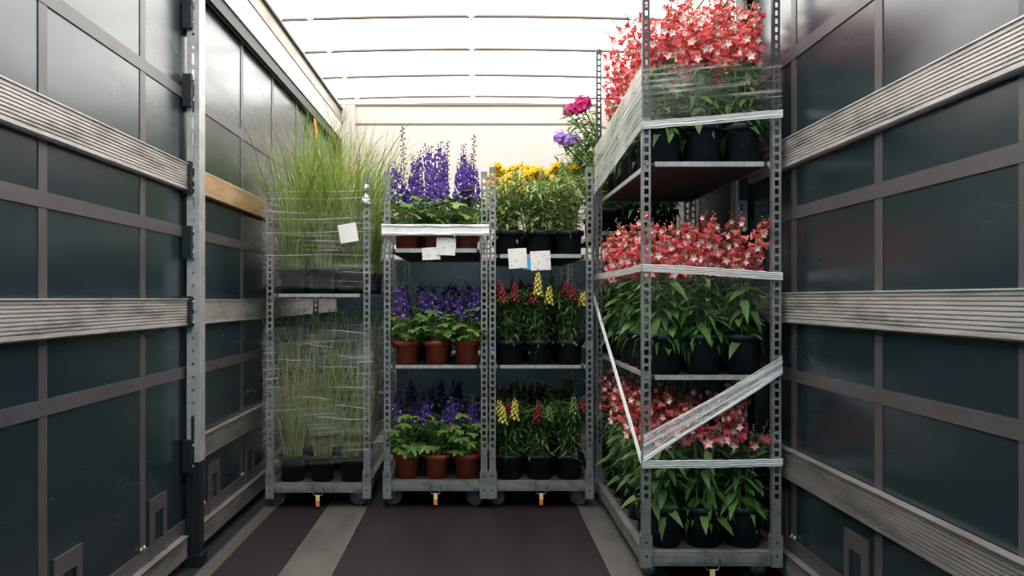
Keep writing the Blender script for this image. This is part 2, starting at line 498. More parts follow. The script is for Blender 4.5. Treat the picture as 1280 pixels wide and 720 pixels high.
# wooden plank with a bevelled edge
mb = MB()
pr = [(.0, .0), (.026, .0), (.030, .004), (.030, .108), (.026, .112), (.0, .112)]
vs = [(x, y, z) for y in (-1.894, 1.894) for x, z in pr]
mb.add(vs, [(i, (i + 1) % 6, 6 + (i + 1) % 6, 6 + i) for i in range(6)] + [(0, 1, 2, 3, 4, 5), (11, 10, 9, 8, 7, 6)], 'wood')
tag(put('wooden_plank', mb.mesh('wooden_plank'), None, T(-1.276, 5.706, 1.608)), 'bare wooden plank fixed along the wall beside the tall grass', 'plank')

# orange webbing loop hanging from the roof rail
mb = MB()
pts = [(0, 0, .17), (.004, .0, .12), (.012, .004, .05), (.010, .006, .005), (-.004, .0, .0), (-.008, -.004, .05), (-.002, -.002, .12), (0, 0, .17)]
vs = []; fs = []
for i, (x, y, z) in enumerate(pts):
    for dy in (-.028, .028): vs.append((x, y + dy * 1.6, z))
    vs.append((x + .002, y + .045, z)); vs.append((x + .002, y - .045, z))
for i in range(len(pts) - 1):
    a = 4 * i
    fs += [(a, a + 4, a + 5, a + 1), (a + 3, a + 2, a + 6, a + 7)]
mb.add(vs, fs, 'orange')
tag(put('hanging_strap', mb.mesh('hanging_strap'), None, T(-1.246, 6.55, 2.358)), 'orange webbing strap hanging under the roof rail behind the grass', 'strap')

# ------------------------------------------------------------------ plant pieces
def leaf_mb(l, w, k, droop=.35, segs=4, fold=.25, widest=.4):
    mb = MB(); vs = []; fs = []
    for i in range(segs + 1):
        t = i / segs
        ww = w * .5 * (math.sin(PI * min(1, t / (2 * widest))) if t < widest else math.cos(PI / 2 * ((t - widest) / (1 - widest)) ** 1.1))
        if i == 0: ww = w * .08
        z = -droop * l * t * t; y = l * t * (1 - .18 * droop * t)
        vs += [(-ww, y, z + abs(ww) * fold), (0, y, z), (ww, y, z + abs(ww) * fold)]
    for i in range(segs):
        a = 3 * i
        fs += [(a, a + 1, a + 4, a + 3), (a + 1, a + 2, a + 5, a + 4)]
    mb.add(vs, fs, k, True)
    return mb

def palm_leaf_mb(r, k, lobes=5):
    """deeply lobed leaf with its stalk joint at the origin, spreading along +y"""
    mb = MB(); vs = [(0, 0, 0)]; n = lobes * 4
    for i in range(n + 1):
        t = i / n; a = -2.25 + 4.5 * t
        ph = (t * lobes) % 1.0
        rr = r * (.45 + .55 * math.sin(PI * ph) ** .8) * (1.0 - .25 * abs(t - .5) * 2)
        z = -.22 * rr * (rr / r) + (.08 * r if i % 2 else -.02 * r)
        vs.append((rr * math.sin(a), r * .35 + rr * math.cos(a), z))
    vs[0] = (0, r * .35, .05 * r)
    mb.add(vs, [(0, i + 2, i + 1) for i in range(n)], k)
    return mb

def bloom_mb(k_out, k_in, size=.019):
    """tubular flower facing +y: tube, five pointed petals, pale star throat"""
    mb = MB(); vs = []
    for r, y in ((.22, -1.35), (.5, -.5)):
        for j in range(5):
            t = 2 * PI * j / 5 + .3
            vs.append((r * size * math.cos(t), y * size, r * size * math.sin(t)))
    for j in range(10):
        t = 2 * PI * (j / 2) / 5 + .3
        r = 1.0 if j % 2 == 0 else .66
        vs.append((r * size * math.cos(t), (.12 if j % 2 == 0 else 0) * size, r * size * math.sin(t)))
    fs = [(j, (j + 1) % 5, 5 + (j + 1) % 5, 5 + j) for j in range(5)]
    for j in range(5):
        a, c = 5 + j, 5 + (j + 1) % 5
        fs += [(a, 10 + (2 * j + 1) % 10, 10 + 2 * j), (a, c, 10 + (2 * j + 1) % 10), (c, 10 + (2 * j + 2) % 10, 10 + (2 * j + 1) % 10)]
    mb.add(vs, fs, k_out)
    vs = [(0, -.35 * size, 0)]
    for j in range(10):
        t = 2 * PI * (j / 2) / 5 + .3
        r = .80 if j % 2 == 0 else .46
        vs.append((r * size * math.cos(t), .14 * size * (1 if j % 2 == 0 else .6), r * size * math.sin(t)))
    mb.add(vs, [(0, 1 + (j + 1) % 10, 1 + j) for j in range(10)], k_in)
    return mb

def flat_bloom(mb, p, d, r, k, eye=None, petals=5):
    m = frame(p, d)
    vs = [m @ Vector((0, -.25 * r, 0))]
    for j in range(petals * 2):
        t = PI * j / petals
        rr = r if j % 2 == 0 else r * .72
        vs.append(m @ Vector((rr * math.cos(t), .18 * r * (1 if j % 2 else .4), rr * math.sin(t))))
    mb.add(vs, [(0, 1 + (j + 1) % (2 * petals), 1 + j) for j in range(2 * petals)], k)
    if eye: mb.blob(m @ Vector((0, 0, 0)), r * .34, eye, d, .8)

LEAF = [leaf_mb(.105, .030, 'pen_leaf', d, 4, .3, .38).mesh('lance_leaf') for d in (.15, .35, .6, .85)]
LEAFMB = [leaf_mb(.105, .030, 'pen_leaf', d, 3, .3, .38) for d in (.15, .35, .6, .85)]
BLOOMMB = bloom_mb('red', 'pinkwhite', .0225)
BLOOM = BLOOMMB.mesh('penstemon_flower')
PALMMB = [palm_leaf_mb(.042, 'del_leaf', 5), palm_leaf_mb(.036, 'del_leaf', 5), palm_leaf_mb(.046, 'del_leaf', 3)]
PALM = [q.mesh('lobed_leaf') for q in PALMMB]

def pot_spec(rt, rb_, h, k):
    mb = MB()
    mb.lathe([(0.001, 0), (rb_, 0), (rb_ * .5 + rt * .43, h * .8), (rt * .94, h - .024), (rt, h - .023), (rt, h - .001), (rt - .003, h), (rt - .006, h - .004), (rt * .90, h - .03), (0.001, h - .028)], k, 22)
    s = MB(); s.lathe([(rt * .92, h - .024), (rt * .5, h - .018), (.001, h - .015)], 'soil', 14)
    return [('pot', mb.mesh('pot'), None, []), ('soil', s.mesh('soil'), None, [])]

def plant(name, spec, loc, rz, label, cat, group, s=1.0, pot=None):
    """spec: list of (name, mesh, matrix, children)"""
    root = put(name, None, None, T(*loc) @ Matrix.Rotation(rz, 4, 'Z') @ Matrix.Scale(s, 4))
    tag(root, label, cat, group)
    for nm, me, mt, ch in (pot or []) + spec:
        p = put(nm, me, root, mt)
        for nm2, me2, mt2, _ in ch: put(nm2, me2, p, mt2)
    return root

def curve_pt(base, tip, bow, t):
    b0 = Vector(base); t0 = Vector(tip)
    p = b0.lerp(t0, t); d = t0 - b0
    out = Vector((d.x, d.y, 0))
    p.z += bow * math.sin(PI * t) * .5
    p -= out * (.35 * math.sin(PI * t))
    return p

GA = 2.39996
def penstemon_spec(seed, h0, hf, hs, n=5, splay=.10, detail=True, lean=(0, 0), blooms=11, pairs=6, nf=9):
    """h0 pot height, hf leafy height, hs flower spike length"""
    r = random.Random(seed)
    out = []; fol = MB(); flo = MB()
    for q in range(n):
        a = 2 * PI * q / n + r.uniform(-.4, .4)
        base = (.028 * math.cos(a), .028 * math.sin(a), h0 - .02)
        rr = splay * r.uniform(.35, 1.1)
        H = hf + hs * r.uniform(.75, 1.15) * (1 if q < nf else .35)
        tip = (rr * math.cos(a) + lean[0] * r.uniform(.5, 1.3), rr * math.sin(a) + lean[1] * r.uniform(.5, 1.3), h0 + H)
        P = [curve_pt(base, tip, .0, t / 7) for t in range(8)]
        st = MB(); st.tube(P, [.0036 - .0003 * i for i in range(8)], 'stem', 5)
        d_top = (P[-1] - P[-2]).normalized()
        for b_ in range(5):
            e = Vector((math.cos(b_ * GA), math.sin(b_ * GA), .6))
            st.blob(P[-1] - d_top * (.012 * b_ - .006) + e * .005, .0045, 'red' if b_ % 2 else 'stem', e)
        ch = []
        tl = hf / H
        for i in range(pairs):
            t = .03 + (tl * .98) * (i + r.uniform(-.2, .2)) / pairs
            p = curve_pt(base, tip, 0, max(.01, t))
            for sd in (0, PI):
                az = a + i * PI / 2 + sd + r.uniform(-.35, .35)
                el = r.uniform(-.45, .7) if i > 1 else r.uniform(-.6, .2)
                d = (math.cos(az) * math.cos(el), math.sin(az) * math.cos(el), math.sin(el))
                m_ = frame(p, d, s=r.uniform(.75, 1.35) * (1.1 - .3 * i / pairs), roll=r.uniform(-.4, .4))
                vi = r.randrange(4)
                if detail: ch.append(('leaf', LEAF[vi], m_, None))
                else: fol.merge(LEAFMB[vi], m_)
        for i in range(blooms if q < nf else 1):
            t = tl + (.97 - tl) * (i + .5) / blooms
            p = curve_pt(base, tip, 0, t)
            az = i * GA + a
            d = Vector((math.cos(az), math.sin(az), r.uniform(-.45, .2)))
            sc = r.uniform(.95, 1.2) * (1.08 - .42 * i / blooms)
            m_ = frame(p + d.normalized() * (.030 * sc), d, s=sc, roll=r.uniform(0, 6))
            if detail: ch.append(('flower', BLOOM, m_, None))
            else: flo.merge(BLOOMMB, m_)
        if detail: out.append(('stem', st.mesh('stem'), None, ch))
        else: fol.merge(st, Matrix.Identity(4))
    if not detail:
        out = [('foliage', fol.mesh('foliage'), None, []), ('flower_cluster', flo.mesh('flower_cluster'), None, [])]
    return out

def delphinium_spec(seed, h0, hf, hs, n_leaf=24, n_spike=3, faded=0, r_b=.0165, dens=26, spread=.05, detail=True, wide=1.0):
    r = random.Random(seed); out = []
    crown = MB()
    leaves = []
    for q in range(n_leaf):
        az = q * GA + r.uniform(-.3, .3)
        t = (q + .5) / n_leaf
        z = h0 + .005 + hf * (t ** .9) * r.uniform(.75, 1.05)
        rad = (.045 + .065 * math.sin(PI * min(1, t * .9 + .1))) * r.uniform(.7, 1.15)
        p = Vector((rad * math.cos(az), rad * math.sin(az), z))
        crown.tube([(p.x * .12, p.y * .12, h0 - .02), (p.x * .5, p.y * .5, (h0 + z) / 2 + .01), p], [.0024, .002, .0016], 'stem', 4)
        d = Vector((math.cos(az + r.uniform(-.5, .5)), math.sin(az + r.uniform(-.5, .5)), r.uniform(-.55, .25)))
        vi = r.randrange(3); m_ = frame(p, d, s=r.uniform(.95, 1.6), roll=r.uniform(-.35, .35))
        if detail: leaves.append(('leaf', PALM[vi], m_, None))
        else: crown.merge(PALMMB[vi], m_)
    out.append(('leaf_stalks' if detail else 'foliage', crown.mesh('foliage'), None, leaves))
    for q in range(n_spike):
        a = 2 * PI * q / max(1, n_spike) + r.uniform(-.5, .5)
        x, y = spread * math.cos(a) * r.uniform(.4, 1.2), spread * math.sin(a) * r.uniform(.4, 1.2)
        H = hs * r.uniform(.7, 1.12)
        z0 = h0 + hf * .72
        sp = MB(); fd = q < faded
        if fd: H *= 1.75
        kx, ky = x * r.uniform(1.2, 2.0), y * r.uniform(1.2, 2.0)
        sp.tube([(x * .3, y * .3, h0 - .02), (x, y, z0), ((x + kx) / 2, (y + ky) / 2, z0 + H * .5), (kx, ky, z0 + H)], [.004, .0035, .003, .0015], 'faded' if fd else 'stem', 5)
        nb = int(dens * H / .16 * (.55 if fd else 1))
        for i in range(nb):
            t = i / nb
            az = i * GA
            taper = (1 - .72 * t) if t > .25 else 1
            rad = (.030 * taper + .004) * (.75 if fd else wide) * r.uniform(.75, 1.15)
            px, py = x + (kx - x) * t, y + (ky - y) * t
            d = Vector((math.cos(az), math.sin(az), r.uniform(-.1, .3)))
            p = Vector((px, py, z0 + H * t)) + d * rad
            if fd or t > .82:
                sp.blob(p, (.0075 if fd else .0055), 'faded' if fd or i % 3 else 'violet', d, 1.3)
            else:
                flat_bloom(sp, p, d, r_b * r.uniform(.8, 1.15) * (1.1 - .4 * t), 'violet', 'violetpale' if i % 2 == 0 and t < .7 else None)
        out.append(('flower_spike', sp.mesh('flower_spike'), None, []))
    return out

def snapdragon_spec(seed, h0, hf, spikes, leafk='snap_leaf', n_stem=18, lw=.014, ll=.055, splay=.135, front=False):
    """spikes: list of (colour, length)"""
    r = random.Random(seed); out = []; fol = MB()
    small = [leaf_mb(ll, lw, leafk, d, 2, .2, .45) for d in (.1, .4, .8)]
    tips = []
    for q in range(n_stem):
        a = q * GA; rr = splay * math.sqrt((q + .4) / n_stem)
        base = (rr * .4 * math.cos(a), rr * .4 * math.sin(a), h0 - .02)
        tip = (rr * math.cos(a), rr * math.sin(a), h0 + hf * r.uniform(.8, 1.1))
        fol.tube([curve_pt(base, tip, 0, t / 3) for t in range(4)], [.003, .0028, .0025, .002], 'stem', 4)
        for i in range(32):
            t = (i + r.random()) / 32
            p = curve_pt(base, tip, 0, t)
            az = i * GA + q; el = r.uniform(-.15, .9)
            d = (math.cos(az) * math.cos(el), math.sin(az) * math.cos(el), math.sin(el))
            fol.merge(small[r.randrange(3)], frame(p, d, s=r.uniform(.7, 1.35), roll=r.uniform(-.5, .5)))
        tips.append(tip)
    if front: tips.sort(key=lambda p: p[1] + .25 * abs(p[0]))
    out.append(('foliage', fol.mesh('foliage'), None, []))
    for i, (c, H) in enumerate(spikes):
        tp = tips[i if front else (i * 2 + 1) % n_stem]
        sp = MB()
        z0 = tp[2] - .04
        sp.tube([(tp[0], tp[1], z0), (tp[0] * 1.1, tp[1] * 1.1, z0 + H)], [.0026, .0012], 'stem', 5)
        nb = int(26 * H / .10)
        for k in range(nb):
            t = k / nb; az = k * GA
            rad = .017 * (1 - .8 * t) + .002
            d = Vector((math.cos(az), math.sin(az), .15))
            p = Vector((tp[0] * (1 + .1 * t), tp[1] * (1 + .1 * t), z0 + H * t)) + d * rad
            kk = c if t < .8 else leafk
            sp.blob(p, (.0098 if t < .8 else .005) * (1.08 - .5 * t), kk, d, 1.05)
            if t < .7: sp.blob(p + Vector((0, 0, -.006)) + d * .005, .0065 * (1.1 - .5 * t), kk, (d.x, d.y, -.8), 1.0)
        out.append(('flower_spike', sp.mesh('flower_spike'), None, []))
    return out

def mum_spec(seed, h0, hf):
    r = random.Random(seed); fol = MB(); flo = MB()
    lf = [leaf_mb(.05, .022, 'pale_leaf', d, 2, .2, .5) for d in (.2, .6)]
    for q in range(110):
        az = q * GA; el = r.uniform(-.1, .8); t = r.random()
        p = Vector((.085 * t * math.cos(az), .085 * t * math.sin(az), h0 + hf * r.uniform(.05, .85)))
        d = (math.cos(az) * math.cos(el), math.sin(az) * math.cos(el), math.sin(el))
        fol.merge(lf[q % 2], frame(p, d, s=r.uniform(.7, 1.2)))
    for q in range(16):
        az = q * GA; rr = .115 * math.sqrt((q + .3) / 16)
        p = Vector((rr * math.cos(az), rr * math.sin(az), h0 + hf * (1.0 - 1.8 * rr * rr / .1 * .1) * r.uniform(.86, 1.06)))
        fol.tube([(p.x * .2, p.y * .2, h0 - .02), p], [.003, .002], 'stem', 4)
        for k in range(26):
            a2 = k * GA; r2 = .026 * math.sqrt((k + .5) / 26)
            d = Vector((math.cos(a2) * r2 / .026, math.sin(a2) * r2 / .026, .95 - 1.3 * k / 26)).normalized()
            flo.blob(p + d * .022 + Vector((0, 0, .004)), .0085, 'mum', d, 1.6)
    return [('foliage', fol.mesh('foliage'), None, []), ('flower_heads', flo.mesh('flower_heads'), None, [])]

def phlox_spec(seed, h0, hf, kf, n_head=3, lean=0.0):
    r = random.Random(seed); fol = MB(); out = []
    lf = [leaf_mb(.085, .020, 'phlox_leaf', d, 3, .25, .4) for d in (.15, .45, .8)]
    for q in range(14):
        a = q * GA; rr = .10 * math.sqrt((q + .4) / 14)
        tip = (rr * math.cos(a) + lean, rr * math.sin(a), h0 + hf * (r.uniform(.9, 1.0) if q < n_head else r.uniform(.6, .95))); base = (rr * .3 * math.cos(a), rr * .3 * math.sin(a), h0 - .02)
        fol.tube([curve_pt(base, tip, 0, t / 4) for t in range(5)], .003, 'stem', 4)
        for i in range(30):
            t = (i + r.random()) / 30; p = curve_pt(base, tip, 0, t); az = i * PI / 2 * 1.07 + q; el = r.uniform(0, .8)
            fol.merge(lf[r.randrange(3)], frame(p, (math.cos(az) * math.cos(el), math.sin(az) * math.cos(el), math.sin(el)), s=r.uniform(.8, 1.4)))
        if q < n_head:
            hd = MB()
            for k in range(34):
                u = (k + .5) / 34; ph = math.acos(1 - 1.5 * u); az = k * GA
                d = Vector((math.sin(ph) * math.cos(az), math.sin(ph) * math.sin(az), math.cos(ph)))
                flat_bloom(hd, Vector(tip) + d * (.042 * r.uniform(.6, 1.2)) + Vector((0, 0, .02)), d, .017, kf, None)
            out.append(('flower_head', hd.mesh('flower_head'), None, []))
    return [('foliage', fol.mesh('foliage'), None, [])] + out

def grass_spec(seed, h0, n, hmin, hmax, spread, zmax=None, box=None, xw=None):
    """arching blades; below box[4] they stay inside the film, above it they spill out as far as xw"""
    r = random.Random(seed); mb = MB()
    for q in range(n):
        a = r.uniform(0, 2 * PI); ln = r.uniform(hmin, hmax)
        rb_ = .06 * math.sqrt(r.random())
        lean = spread * r.random() ** 1.2
        a0 = r.uniform(0, 2 * PI)
        b0 = Vector((rb_ * math.cos(a0), rb_ * math.sin(a0), h0 - .02))
        w = r.uniform(.0022, .0044); segs = 9
        out = Vector((math.cos(a), math.sin(a), 0)); sd = Vector((-math.sin(a), math.cos(a), 0))
        vs = []; p = b0.copy(); ang = r.uniform(.03, .32) + lean * .06
        stp = ln / segs; curl = lean * .85 / segs
        for i in range(segs + 1):
            ww = w * (1 - (i / segs) ** 2 * .85)
            vs += [p - sd * ww, p + sd * ww]
            p = p + (out * math.sin(ang) + Vector((0, 0, math.cos(ang)))) * stp
            ang += curl * (.6 + 2.2 * (i / segs) ** 1.5)
            if zmax and p.z > zmax:
                p.z = zmax - r.uniform(.0, .03); ang = max(ang, 1.8 + r.uniform(0, .8))
            if box and p.z < box[4]:
                p.x = min(max(p.x, box[0]), box[1]); p.y = min(max(p.y, box[2]), box[3])
            if xw: p.x = min(max(p.x, xw[0]), xw[1])
        mb.add(vs, [(2 * i, 2 * i + 1, 2 * i + 3, 2 * i + 2) for i in range(segs)], 'blade' if r.random() > .12 else 'straw', True)
    return [('grass_blades', mb.mesh('grass_blades'), None, [])]

# ------------------------------------------------------------------ trolleys
TW, TD = .565, 1.35
def post_mesh(h, z0=.18, top_ext=None):
    mb = MB(); holes = []; z = .33
    while z < h - .03: holes.append((z, z + .022)); z += .034
    slotted_plate(mb, -.0175, .0175, -.015, -.0125, z0, h, holes, .0175, 'trol')
    mb.box(-.0175, -.0150, -.0125, .015, z0, h, 'trol'); mb.box(.0150, .0175, -.0125, .015, z0, h, 'trol')
    return mb.mesh('post')
def ext_mesh(h0, h1):
    mb = MB(); holes = []; z = h0 + .05
    while z < h1 - .03: holes.append((z, z + .020)); z += .033
    slotted_plate(mb, -.0145, .0145, -.011, -.009, h0 - .12, h1, holes, .011, 'darkpost')
    mb.box(-.0145, -.0125, -.009, .012, h0 - .12, h1, 'darkpost'); mb.box(.0125, .0145, -.009, .012, h0 - .12, h1, 'darkpost')
    return mb.mesh('post_extension')
def sock_mesh(h):
    mb = MB(); mb.box(-.023, .023, -.019, .019, .055, h, 'trol')
    mb.box(-.020, .020, -.016, .016, h, h + .006, 'trol')
    for z in (.10, h - .025): mb.blob((0, -.019, z), .006, 'blacksteel', (0, 1, 0), .6)
    return mb.mesh('post_socket')

def castor(parent, x, y, r_=.052):
    mb = MB()
    mb.lathe([(.001, -.013), (r_ * .75, -.013), (r_ * .93, -.012), (r_, -.006), (r_, .006), (r_ * .93, .012), (r_ * .75, .013), (.001, .013)], 'wheel', 22, (0, 0, 0), 'x')
    w = put('castor', None, parent, T(x, y, 0) @ Matrix.Rotation(PI / 2 + R.uniform(-.45, .45), 4, 'Z'))
    put('wheel', mb.mesh('wheel'), w, T(0, 0, r_))
    f = MB(); f.box(-.020, -.016, -.018, .018, r_ - .01, r_ * 2 + .006, 'trol'); f.box(.016, .020, -.018, .018, r_ - .01, r_ * 2 + .006, 'trol')
    f.box(-.022, .022, -.024, .024, r_ * 2 + .004, r_ * 2 + .010, 'trol'); f.tube([(-.024, 0, r_), (.024, 0, r_)], .007, 'trol', 8)
    put('fork', f.mesh('fork'), w)
    return w

def trolley(x0, y0, base, shelves, h, label, ext=None, tow=True, sock=.20, wheel_r=.052):
    root = put('flower_trolley', None, None, T(x0, y0, 0))
    tag(root, label, 'trolley', 'flower trolleys')
    pm, sm = post_mesh(h), sock_mesh(sock)
    em = ext_mesh(h, ext) if ext else None
    for px in (.0205, TW - .0205):
        for py in (.02, TD - .02):
            p = put('post', pm, root, T(px, py, 0))
            put('post_socket', sm, p)
            if em: put('post_extension', em, p)
    b0, b1 = base
    mb = MB(); mb.box(.046, TW - .046, .004, .036, b0, b1, 'trol')
    mb.box(.040, TW - .040, .001, .004, b0 + .012, b1 - .012, 'trol')
    put('base_bar', mb.mesh('base_bar'), root)
    mb = MB(); mb.box(.046, TW - .046, TD - .036, TD - .004, b0, b1, 'trol')
    put('base_bar', mb.mesh('base_bar'), root)
    for px in (.006, TW - .038):
        mb = MB(); mb.box(px, px + .032, .039, TD - .039, b0, b1, 'trol'); put('base_bar', mb.mesh('base_bar'), root)
    mb = MB(); mb.box(.038, TW - .038, .036, TD - .036, b1 - .016, b1 - .006, 'ply'); put('deck', mb.mesh('deck'), root)
    for z0, z1 in shelves:
        sh = MB(); sh.box(.045, TW - .045, .045, TD - .045, z0 + .004, z1 - .003, 'ply')
        s_ = put('shelf', sh.mesh('shelf'), root)
        for (a, c, d, e) in ((.062, TW - .062, .036, .045), (.062, TW - .062, TD - .045, TD - .036), (.036, .045, .040, TD - .040), (TW - .045, TW - .036, .040, TD - .040)):
            r_ = MB(); r_.box(a, c, d, e, z0, z1, 'rim'); put('shelf_rim', r_.mesh('shelf_rim'), s_)
        for px in (.030, TW - .030):
            for py in (.028, TD - .028):
                hk = MB(); hk.box(px - .010, px + .010, py - .006, py + .014, z0 - .012, z0 + .006, 'trol'); put('hook', hk.mesh('hook'), s_)
    wx = .012
    for px in (wx + .030, TW - .060 - wx):
        for py in (.085, TD - .085): castor(root, px, py, wheel_r)
    if tow:
        lp = MB(); xc = TW / 2
        lp.tube([(xc - .030, .0, b0 + .03), (xc - .030, -.004, b0 + .006), (xc - .022, -.006, b0 - .012), (xc + .022, -.006, b0 - .012), (xc + .030, -.004, b0 + .006), (xc + .030, .0, b0 + .03)], .0035, 'trol', 6)
        l_ = put('tow_loop', lp.mesh('tow_loop'), root)
        tg = MB()
        tg.box(xc - .010, xc + .010, -.010, -.002, b0 - .042, b0 - .010, 'tagwhite'); tg.box(xc - .0095, xc + .0095, -.0104, -.0016, b0 - .072, b0 - .042, 'tagorange')
        put('tow_tag', tg.mesh('tow_tag'), l_)
    return root

YR = 4.57
T1, T2, T3, T4 = -1.134, -.500, .069, .6645
Y4 = 3.40
trolley(T1, YR, (.087, .135), [(1.143, 1.161)], 1.808, 'wheeled steel trolley carrying the tall green grasses')
trolley(T2, YR, (.096, .152), [(.755, .773), (1.385, 1.407)], 1.82, 'wheeled steel trolley carrying the purple delphiniums in terracotta pots')
trolley(T3, YR, (.096, .148), [(.755, .773), (1.355, 1.376)], 1.845, 'wheeled steel trolley carrying the yellow and crimson snapdragons')
trolley(T4, Y4, (.060, .118), [(.805, .824), (1.670, 1.690)], 1.86, 'tall extended steel trolley carrying red and white penstemons, roped in film', ext=2.52, sock=.18, wheel_r=.035)
trolley(T4, 4.83, (.096, .150), [(.80, .82), (1.50, 1.52)], 1.80, 'steel trolley carrying phlox, standing behind the red penstemon trolley', tow=False)

# ------------------------------------------------------------------ plants on the trolleys
def pos3(x0): return [x0 + TW / 2 + d for d in (-.166, 0, .166)]

# grasses
GP = pot_spec(.079, .06, .142, 'pot')
XL = [(-.100, .43), (-.265, .265), (-.43, .100)]           # room to the film on either side, by column
XW = [(-.215, .60), (-.38, .60), (-.55, .60)]            # room to the wall and to the next trolley
GU = {}
for c in range(3):
    for f in (0, 1):
        GU[c, f] = grass_spec(100 + 2 * c + f, .142, 150, .42, 1.05, 1.9, box=(XL[c][0], XL[c][1], -.115 if f == 0 else -.4, .4, .52), xw=XW[c])
GD = [grass_spec(120 + c, .142, 60, .5, 1.15, 2.2, zmax=.965, box=(XL[c][0], XL[c][1], -.115, .4, .80), xw=XW[c]) for c in range(3)]
gl = ['next to the wall', 'in the centre of the row', 'next to the delphiniums']
for row in range(4):
    for c, x in enumerate(pos3(T1)):
        y = YR + .135 + row * .30
        p = plant('potted_grass', GU[c, min(row, 1)], (x, y, 1.158), 0, ('tall feathery grass in front upper shelf black pot ' + gl[c]) if row == 0 else 'tall feathery grass on the upper shelf behind the front three grass pots', 'plant', 'tall grasses on the upper shelf', 1.0, GP)
        p['kind'] = 'thing'
        if row < 2:
            p = plant('potted_grass', GD[c], (x, y, .129), 0, ('long grass in front bottom deck black pot ' + gl[c]) if row == 0 else 'long grass on the bottom deck behind the front three grass pots', 'plant', 'long grasses on the bottom deck', 1.0, GP)
            p['kind'] = 'thing'

# delphiniums
DP = pot_spec(.077, .058, .132, 'terra')
DU = [delphinium_spec(200, .132, .18, .22, 36, 2, wide=1.5, r_b=.020), delphinium_spec(201, .132, .18, .34, 36, 2, wide=1.5, r_b=.020), delphinium_spec(202, .132, .18, .24, 36, 3, wide=1.5, r_b=.020)]
DUB = [delphinium_spec(210 + i, .132, .20, .34, 26, 2, faded=1 if i == 0 else 0, detail=False) for i in range(3)]
DM = [delphinium_spec(220 + i, .132, .17, .19, 36, 3, dens=22, spread=.075, wide=1.15) for i in range(3)]
DB = [delphinium_spec(230 + i, .132, .23, .15, 40, 3, dens=20, spread=.09, wide=1.1) for i in range(3)]
DF = [delphinium_spec(240 + i, .132, .22, .16, 40, 2, dens=20, spread=.085, detail=False) for i in range(2)]
dl = ['nearest the grasses', 'in the centre of the row', 'nearest the snapdragons']
for row in range(4):
    for c, x in enumerate(pos3(T2)):
        y = YR + .128 + row * .30
        back = 'behind the front three'
        for spec, z, where, look in ((DU[c] if row == 0 else DUB[(c + row + 2) % 3], 1.404, 'top shelf', 'tall violet delphinium'),
                                     (DM[c] if row == 0 else DF[(c + row) % 2], .770, 'middle shelf', 'white-eyed violet delphinium'),
                                     (DB[c] if row == 0 else DF[(c + row) % 2], .146, 'bottom deck', 'dark violet delphinium')):
            plant('potted_delphinium', spec, (x, y, z), R.uniform(0, 6.28), '%s in terracotta pot on the %s, %s' % (look, where, dl[c] if row == 0 else back),
                  'plant', 'delphiniums on the ' + where, 1.0, DP)

# snapdragons, with yellow chrysanthemums at the back of the top shelf
SP = pot_spec(.082, .064, .135, 'pot')
SU = [snapdragon_spec(300, .135, .27, [('yellow', .16), ('pale_leaf', .16), ('yellow', .18)], 'pale_leaf'),
      snapdragon_spec(301, .135, .27, [('pale_leaf', .12)], 'pale_leaf'),
      snapdragon_spec(302, .135, .29, [('pale_leaf', .14), ('yellow', .10)], 'pale_leaf')]
SM = [snapdragon_spec(310, .135, .27, [('crimson', .10), ('crimson', .13), ('crimson', .09)], front=True),
      snapdragon_spec(311, .135, .27, [('yellow', .15), ('yellow', .12), ('crimson', .08)], front=True),
      snapdragon_spec(312, .135, .27, [('crimson', .10), ('yellow', .09), ('crimson', .08)], front=True)]
SB = [snapdragon_spec(320, .135, .27, [('yellow', .12), ('yellow', .14), ('yellow', .11), ('crimson', .10)], front=True),
      snapdragon_spec(321, .135, .27, [('crimson', .12), ('pale_leaf', .10)], front=True),
      snapdragon_spec(322, .135, .27, [('pale_leaf', .12), ('crimson', .10)], front=True)]
CH = [mum_spec(330 + i, .135, .42) for i in range(2)]
lab_u = ['pale yellow snapdragon in a black pot on the top shelf, next to the delphiniums',
         'budding green snapdragon in a black pot on the top shelf, behind two paper tags',
         'pale green snapdragon in a black pot on the top shelf, next to the penstemon trolley']
lab_m = ['crimson snapdragon in a black pot on the middle shelf next to the delphiniums',
         'bright yellow snapdragon in a black pot at the centre of the middle shelf',
         'dark red budding snapdragon in a black pot on the middle shelf next to the penstemons']
lab_b = ['snapdragon with bright yellow spikes in a black pot on the bottom deck',
         'snapdragon with a crimson spike in a black pot on the bottom deck',
         'mostly green snapdragon in a black pot on the bottom deck next to the penstemons']
